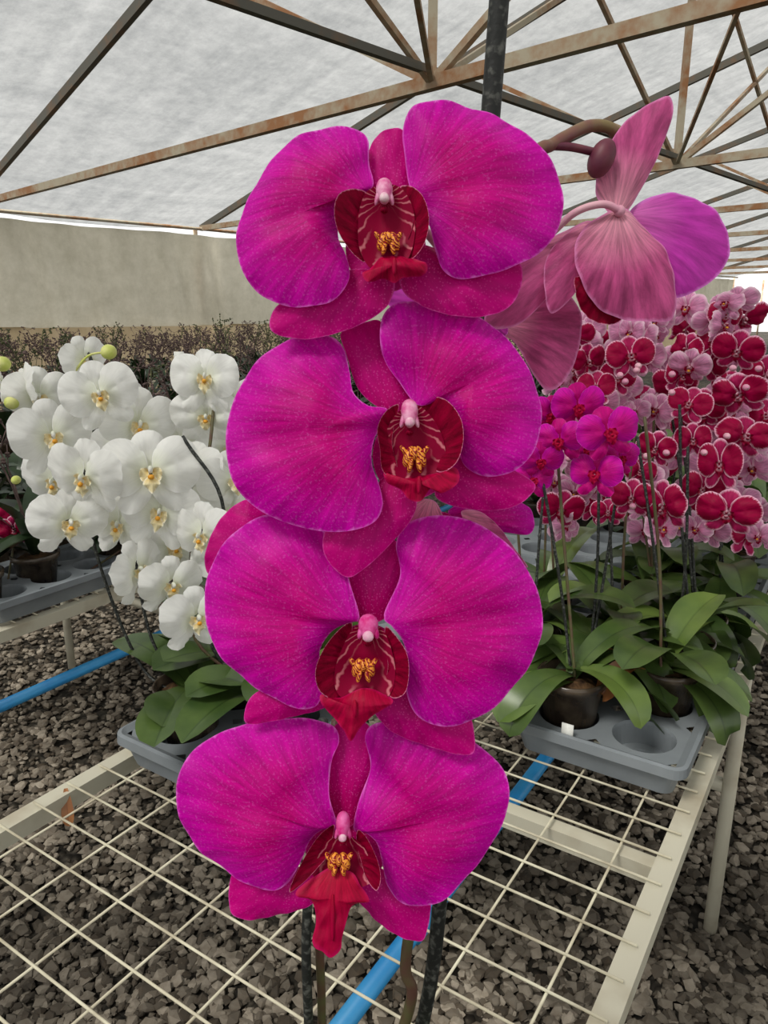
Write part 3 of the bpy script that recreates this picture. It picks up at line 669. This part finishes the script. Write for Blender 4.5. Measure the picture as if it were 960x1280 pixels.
WISP = simple('dry_spike_brown', srgb(74, 58, 56), srgb(112, 92, 86), 40, .8)
WISG = simple('green_spike', srgb(60, 72, 44), srgb(96, 98, 64), 40, .8)
def clump(name, seed, lm, spikes, h, wm=None):
    wm = wm or WISP
    random.seed(seed); mb = MB()
    pot(mb, (0, 0, 0), .055, .1)
    for i in range(10):
        leaf(mb, (0, 0, .09), random.uniform(0, 6.28), random.uniform(.16, .3), random.uniform(.05, .085), random.uniform(.4, 1.4), random.uniform(.6, 1.6), lm, .25, nt=8)
    for i in range(spikes):
        a = random.uniform(0, 6.28); q = Vector((math.cos(a)*.14, math.sin(a)*.14, h+random.uniform(-.16, .05)))
        P = curve([(0, 0, .09), (q.x*.3, q.y*.3, h*.6), q], 5); tube(mb, P, .0024, wm, 5)
        for j in range(9):
            b = P[-1-(j % 6)]; d = Vector((random.uniform(-1, 1), random.uniform(-1, 1), random.uniform(-.1, 1)))*.07
            tube(mb, [b, b+d], .0014, wm, 4)
            for _ in range(3): ell(mb, b+d*random.uniform(.4, 1)+Vector((0, 0, random.uniform(-.01, .01))), (.005, .007, .005), wm, nu=6, nv=4)
    return mb.mesh(name)
CL = [clump('potted_foliage_mesh_%d' % i, 30+i, LEAFD, 2, .52, (WISP, WISG, WISP)[i]) for i in range(3)]+[clump('potted_foliage_mesh_3', 44, LEAFD, 0, .6)]
CG = [clump('potted_leafy_mesh_%d' % i, 50+i, LEAF, 0, .5) for i in range(2)]
CT = [clump('tall_foliage_mesh_%d' % i, 70+i, LEAFD, 4, .56, (WISP, WISG, WISP)[i]) for i in range(3)]
def row(name, meshes, n0, n1, s0, s1, dn, ds, sc=1, z=TZ+.01):
    e = empty(name); n = n0
    while n < n1:
        s = s0
        while s < s1:
            o = T(n+random.uniform(-.03, .03), s+random.uniform(-.03, .03), z)
            inst('plant', random.choice(meshes), e, Matrix.Translation(o) @ Matrix.Rotation(random.uniform(0, 6.28), 4, 'Z') @ Matrix.Scale(sc*random.uniform(.85, 1.12), 4)); s += ds
        n += dn
    return e
random.seed(3)
row('potted_orchid_row', CL, -2.65, -1.75, .9, 7, .2, .22)
row('potted_orchid_row', CL+CT, -4.5, -3.55, 0.5, 7, .27, .27, 1.05)
row('potted_orchid_row', CT, -7.0, -5.6, 0.5, 9, .4, .3, .98)
row('potted_leafy_row', CG, -.95, -.2, 2.4, 4.4, .17, .17)
row('potted_leafy_row', CG+CL, .6, 1.6, 4, 12, .3, .3)
bench('wire_mesh_bench', .5, 1.7, 3.8, 9, False)
bench('wire_mesh_bench', -7.2, -5.4, .3, 9, False)
for s0 in (.9, 1.5, 2.1, 2.7, 3.3):
    tray('plant_tray', -1.98, s0, 2, 4)
e = empty('spotted_orchid'); random.seed(21)
for (u, v, s, d) in ((18, 662, 42, 2.0), (-5, 650, 40, 2.0), (30, 700, 25, 2.1)):
    place(FC, e, u, v, s, d, .3)
mb = MB(); tube(mb, curve([T(-1.75, 1.35, .85), sv(22, 760, 2.0), sv(18, 665, 2.0)], 6), .003, STEM, 6); mb.obj('spike', e)
e = empty('sign_board'); mb = MB(); p = sv(224, 449, 4.5); beam(mb, p-Vector((.03, 0, 0)), p+Vector((.03, 0, 0)), .004, .09, TAGM)
tube(mb, [p-Vector((0, -.01, .04)), Vector((p.x, p.y+.01, .75))], .006, STAKE, 6); mb.obj('placard', e)

# ------------------------------------------------------------------ ground
mb = MB(); S = 60
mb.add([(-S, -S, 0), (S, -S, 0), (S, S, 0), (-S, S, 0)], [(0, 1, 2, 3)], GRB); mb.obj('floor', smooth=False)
phi = (1+5**.5)/2
ico = np.array([(-1,phi,0),(1,phi,0),(-1,-phi,0),(1,-phi,0),(0,-1,phi),(0,1,phi),(0,-1,-phi),(0,1,-phi),(phi,0,-1),(phi,0,1),(-phi,0,-1),(-phi,0,1)])/1.9
icf = np.array([(0,11,5),(0,5,1),(0,1,7),(0,7,10),(0,10,11),(1,5,9),(5,11,4),(11,10,2),(10,7,6),(7,1,8),(3,9,4),(3,4,2),(3,2,6),(3,6,8),(3,8,9),(4,9,5),(2,4,11),(6,2,10),(8,6,7),(9,8,1)])
N = 34000
yy = 1.0+4.6*rng.random(N)**1.35; xx = (rng.random(N)-.5)*2*(yy*.62+.25)
sz = .007+.011*rng.random(N)**1.8
V = ico[None]*(1+.28*rng.standard_normal((N, 12, 1)).clip(-1.3, 1.3))
V = V*np.stack([sz*(.8+.6*rng.random(N)), sz*(.8+.5*rng.random(N)), sz*(.5+.35*rng.random(N))], 1)[:, None, :]
an = rng.random(N)*6.28; ca, sa = np.cos(an), np.sin(an)
X = V[..., 0]*ca[:, None]-V[..., 1]*sa[:, None]; Y = V[..., 0]*sa[:, None]+V[..., 1]*ca[:, None]
V = np.stack([X+xx[:, None], Y+yy[:, None], V[..., 2]+(sz*.35+.008*rng.random(N))[:, None]], -1).reshape(-1, 3)
Fc = (icf[None]+12*np.arange(N)[:, None, None]).reshape(-1, 3)
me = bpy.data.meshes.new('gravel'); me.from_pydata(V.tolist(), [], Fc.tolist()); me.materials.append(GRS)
at = me.attributes.new('pr', 'FLOAT', 'POINT'); at.data.foreach_set('value', np.repeat(rng.random(N)**1.2, 12).astype(np.float32))
o = bpy.data.objects.new('gravel_stones', me); C.objects.link(o)

# ------------------------------------------------------------------ greenhouse shell
WL, WR, RIDGE, ZE = 12.6, -5.3, 3.65, 3.0
SL = .26; ZR = ZE+SL*(WL-RIDGE)
E0, E1 = -8, 36
def sheet(name, f, nu, nv, mat):
    vs = [f(i/nu, j/nv) for i in range(nu+1) for j in range(nv+1)]
    fs = [(i*(nv+1)+j, (i+1)*(nv+1)+j, (i+1)*(nv+1)+j+1, i*(nv+1)+j+1) for i in range(nu) for j in range(nv)]
    mb = MB(); mb.add(vs, fs, mat); return mb.obj(name)
def roof(u, v, wa, wb, za, zb):
    e = E0+(E1-E0)*u; w = wa+(wb-wa)*v; z = za+(zb-za)*v+.07
    ph = ((e-4.3) % 4)/4; z -= .10*math.sin(ph*math.pi)-.02*noise.noise(Vector((e, w, 0)))
    return G(e, w, z)
rf = empty('ceiling')
a = sheet('roof_film_left', lambda u, v: roof(u, v, WL+.2, RIDGE, ZE-.05, ZR), 120, 14, FILM); a.parent = rf
a = sheet('roof_film_right', lambda u, v: roof(u, v, RIDGE, WR, ZR, ZE), 120, 14, FILM); a.parent = rf
wl = empty('wall_left')
def cur(u, v, z0, z1):
    e = E0+(E1-E0)*u
    f = .05*abs(math.sin(e*.9))**12
    return G(e, WL+.08*math.sin(e*2.3)+.04*math.sin(e*7.1+v*2)+.07*math.sin(v*3+e*.7)+f, z0+(z1-z0)*v)
a = sheet('curtain_upper', lambda u, v: cur(u, v, 1.25, ZE-.12), 500, 8, CURT); a.parent = wl
a = sheet('curtain_lower', lambda u, v: cur(u, v, 0, 1.27), 500, 4, CURTB); a.parent = wl
wr = empty('wall_right')
a = sheet('curtain', lambda u, v: G(E0+(E1-E0)*u, WR, 0+.9*v), 20, 2, CURT); a.parent = wr
mb = MB()
for q in range(12):
    e_ = 4.3-8+4*q; tube(mb, [G(e_, WR, 0), G(e_, WR, ZE)], .04, STEEL, 10)
mb.obj('posts', wr)
mb = MB()
for q in range(12):
    e_ = 4.3-8+4*q; tube(mb, [G(e_, WL+.2, 0), G(e_, WL+.2, ZE)], .04, STEEL, 10)
beam(mb, G(E0, WL-.05, ZE-.02), G(E1, WL-.05, ZE-.02), .05, .05, STEEL)
mb.obj('posts', wl)
for k in range(-2, 8):
    e_ = 4.3+4*k; tr = empty('roof_truss'); mb = MB()
    beam(mb, G(e_, WL, ZE), G(e_, WR, ZE), .07, .085, STEEL)
    beam(mb, G(e_, WL, ZE), G(e_, RIDGE, ZR-.02), .06, .10, STEELD)
    beam(mb, G(e_, RIDGE, ZR-.02), G(e_, WR, ZE), .06, .10, STEELD)
    beam(mb, G(e_, RIDGE, ZE), G(e_, RIDGE, ZR), .07, .06, STEEL, Vector((1, 0, 0)))
    for w2 in (RIDGE+3.0, RIDGE-2.6):
        beam(mb, G(e_, RIDGE, ZE), G(e_, w2, ZR-.26*abs(w2-RIDGE)-.02), .05, .05, STEEL)
    mb.obj('steel_members', tr, smooth=False)
pl = empty('roof_purlins'); mb = MB()
beam(mb, G(E0, RIDGE, ZE+.07), G(E1, RIDGE, ZE+.07), .05, .05, STEELD)
beam(mb, G(E0, RIDGE, ZR+.02), G(E1, RIDGE, ZR+.02), .05, .06, STEELD)
for w2 in (RIDGE-3, RIDGE-6):
    beam(mb, G(E0, w2, ZR-.26*abs(w2-RIDGE)+.03), G(E1, w2, ZR-.26*abs(w2-RIDGE)+.03), .035, .035, STEEL)
for k in range(-1, 7):
    e_ = 4.3+4*k
    beam(mb, G(e_, RIDGE, ZE), G(e_+4, RIDGE, ZR), .04, .04, STEEL)
    beam(mb, G(e_+4, RIDGE, ZE), G(e_, RIDGE, ZR), .04, .04, STEEL)
    beam(mb, G(e_, RIDGE-2.6, ZR-.7), G(e_+4, RIDGE, ZE), .035, .035, STEEL)
mb.obj('members', pl, smooth=False)
HED = simple('hedge_foliage', srgb(40, 56, 30), srgb(90, 108, 60), 6, .9, .2, 1, bd=.2)
mb = MB()
for i in range(28):
    w_ = -14+i*.9; ell(mb, G(40+random.uniform(-1, 1), w_, .8), (1.0, 1.1+random.random()*.5, 1.0), HED, Matrix.Rotation(1.57, 3, 'X'), nu=12, nv=8)
mb.obj('hedge')

# ------------------------------------------------------------------ light
w = bpy.data.worlds.new('World'); bpy.context.scene.world = w; w.use_nodes = True
nt = w.node_tree; bg = nt.nodes['Background']
sky = nt.nodes.new('ShaderNodeTexSky'); sky.sky_type = 'HOSEK_WILKIE'; sky.turbidity = 6; sky.sun_direction = (-.3, .2, .93)
mx = nt.nodes.new('ShaderNodeMix'); mx.data_type = 'RGBA'; mx.inputs[0].default_value = .85
nt.links.new(sky.outputs[0], mx.inputs[6]); mx.inputs[7].default_value = (1, 1, .98, 1)
nt.links.new(mx.outputs[2], bg.inputs[0]); bg.inputs[1].default_value = 1.35
su = bpy.data.lights.new('sun', 'SUN'); su.energy = 8.0; su.angle = .3; su.color = (1, .97, .91)
so = bpy.data.objects.new('sun', su); C.objects.link(so)
so.rotation_euler = Vector((.40, .42, -.80)).to_track_quat('-Z', 'Y').to_euler()

cam = bpy.data.cameras.new('camera'); co = bpy.data.objects.new('camera', cam); C.objects.link(co)
co.location = EYE; co.rotation_euler = (math.pi/2-PITCH, 0, 0)
cam.sensor_fit = 'VERTICAL'; cam.sensor_height = 36; cam.lens = 36*930/1280; cam.clip_start = .01; cam.clip_end = 300
bpy.context.scene.camera = co
bpy.context.scene.view_settings.view_transform = 'Standard'
bpy.context.scene.view_settings.exposure = 0.0
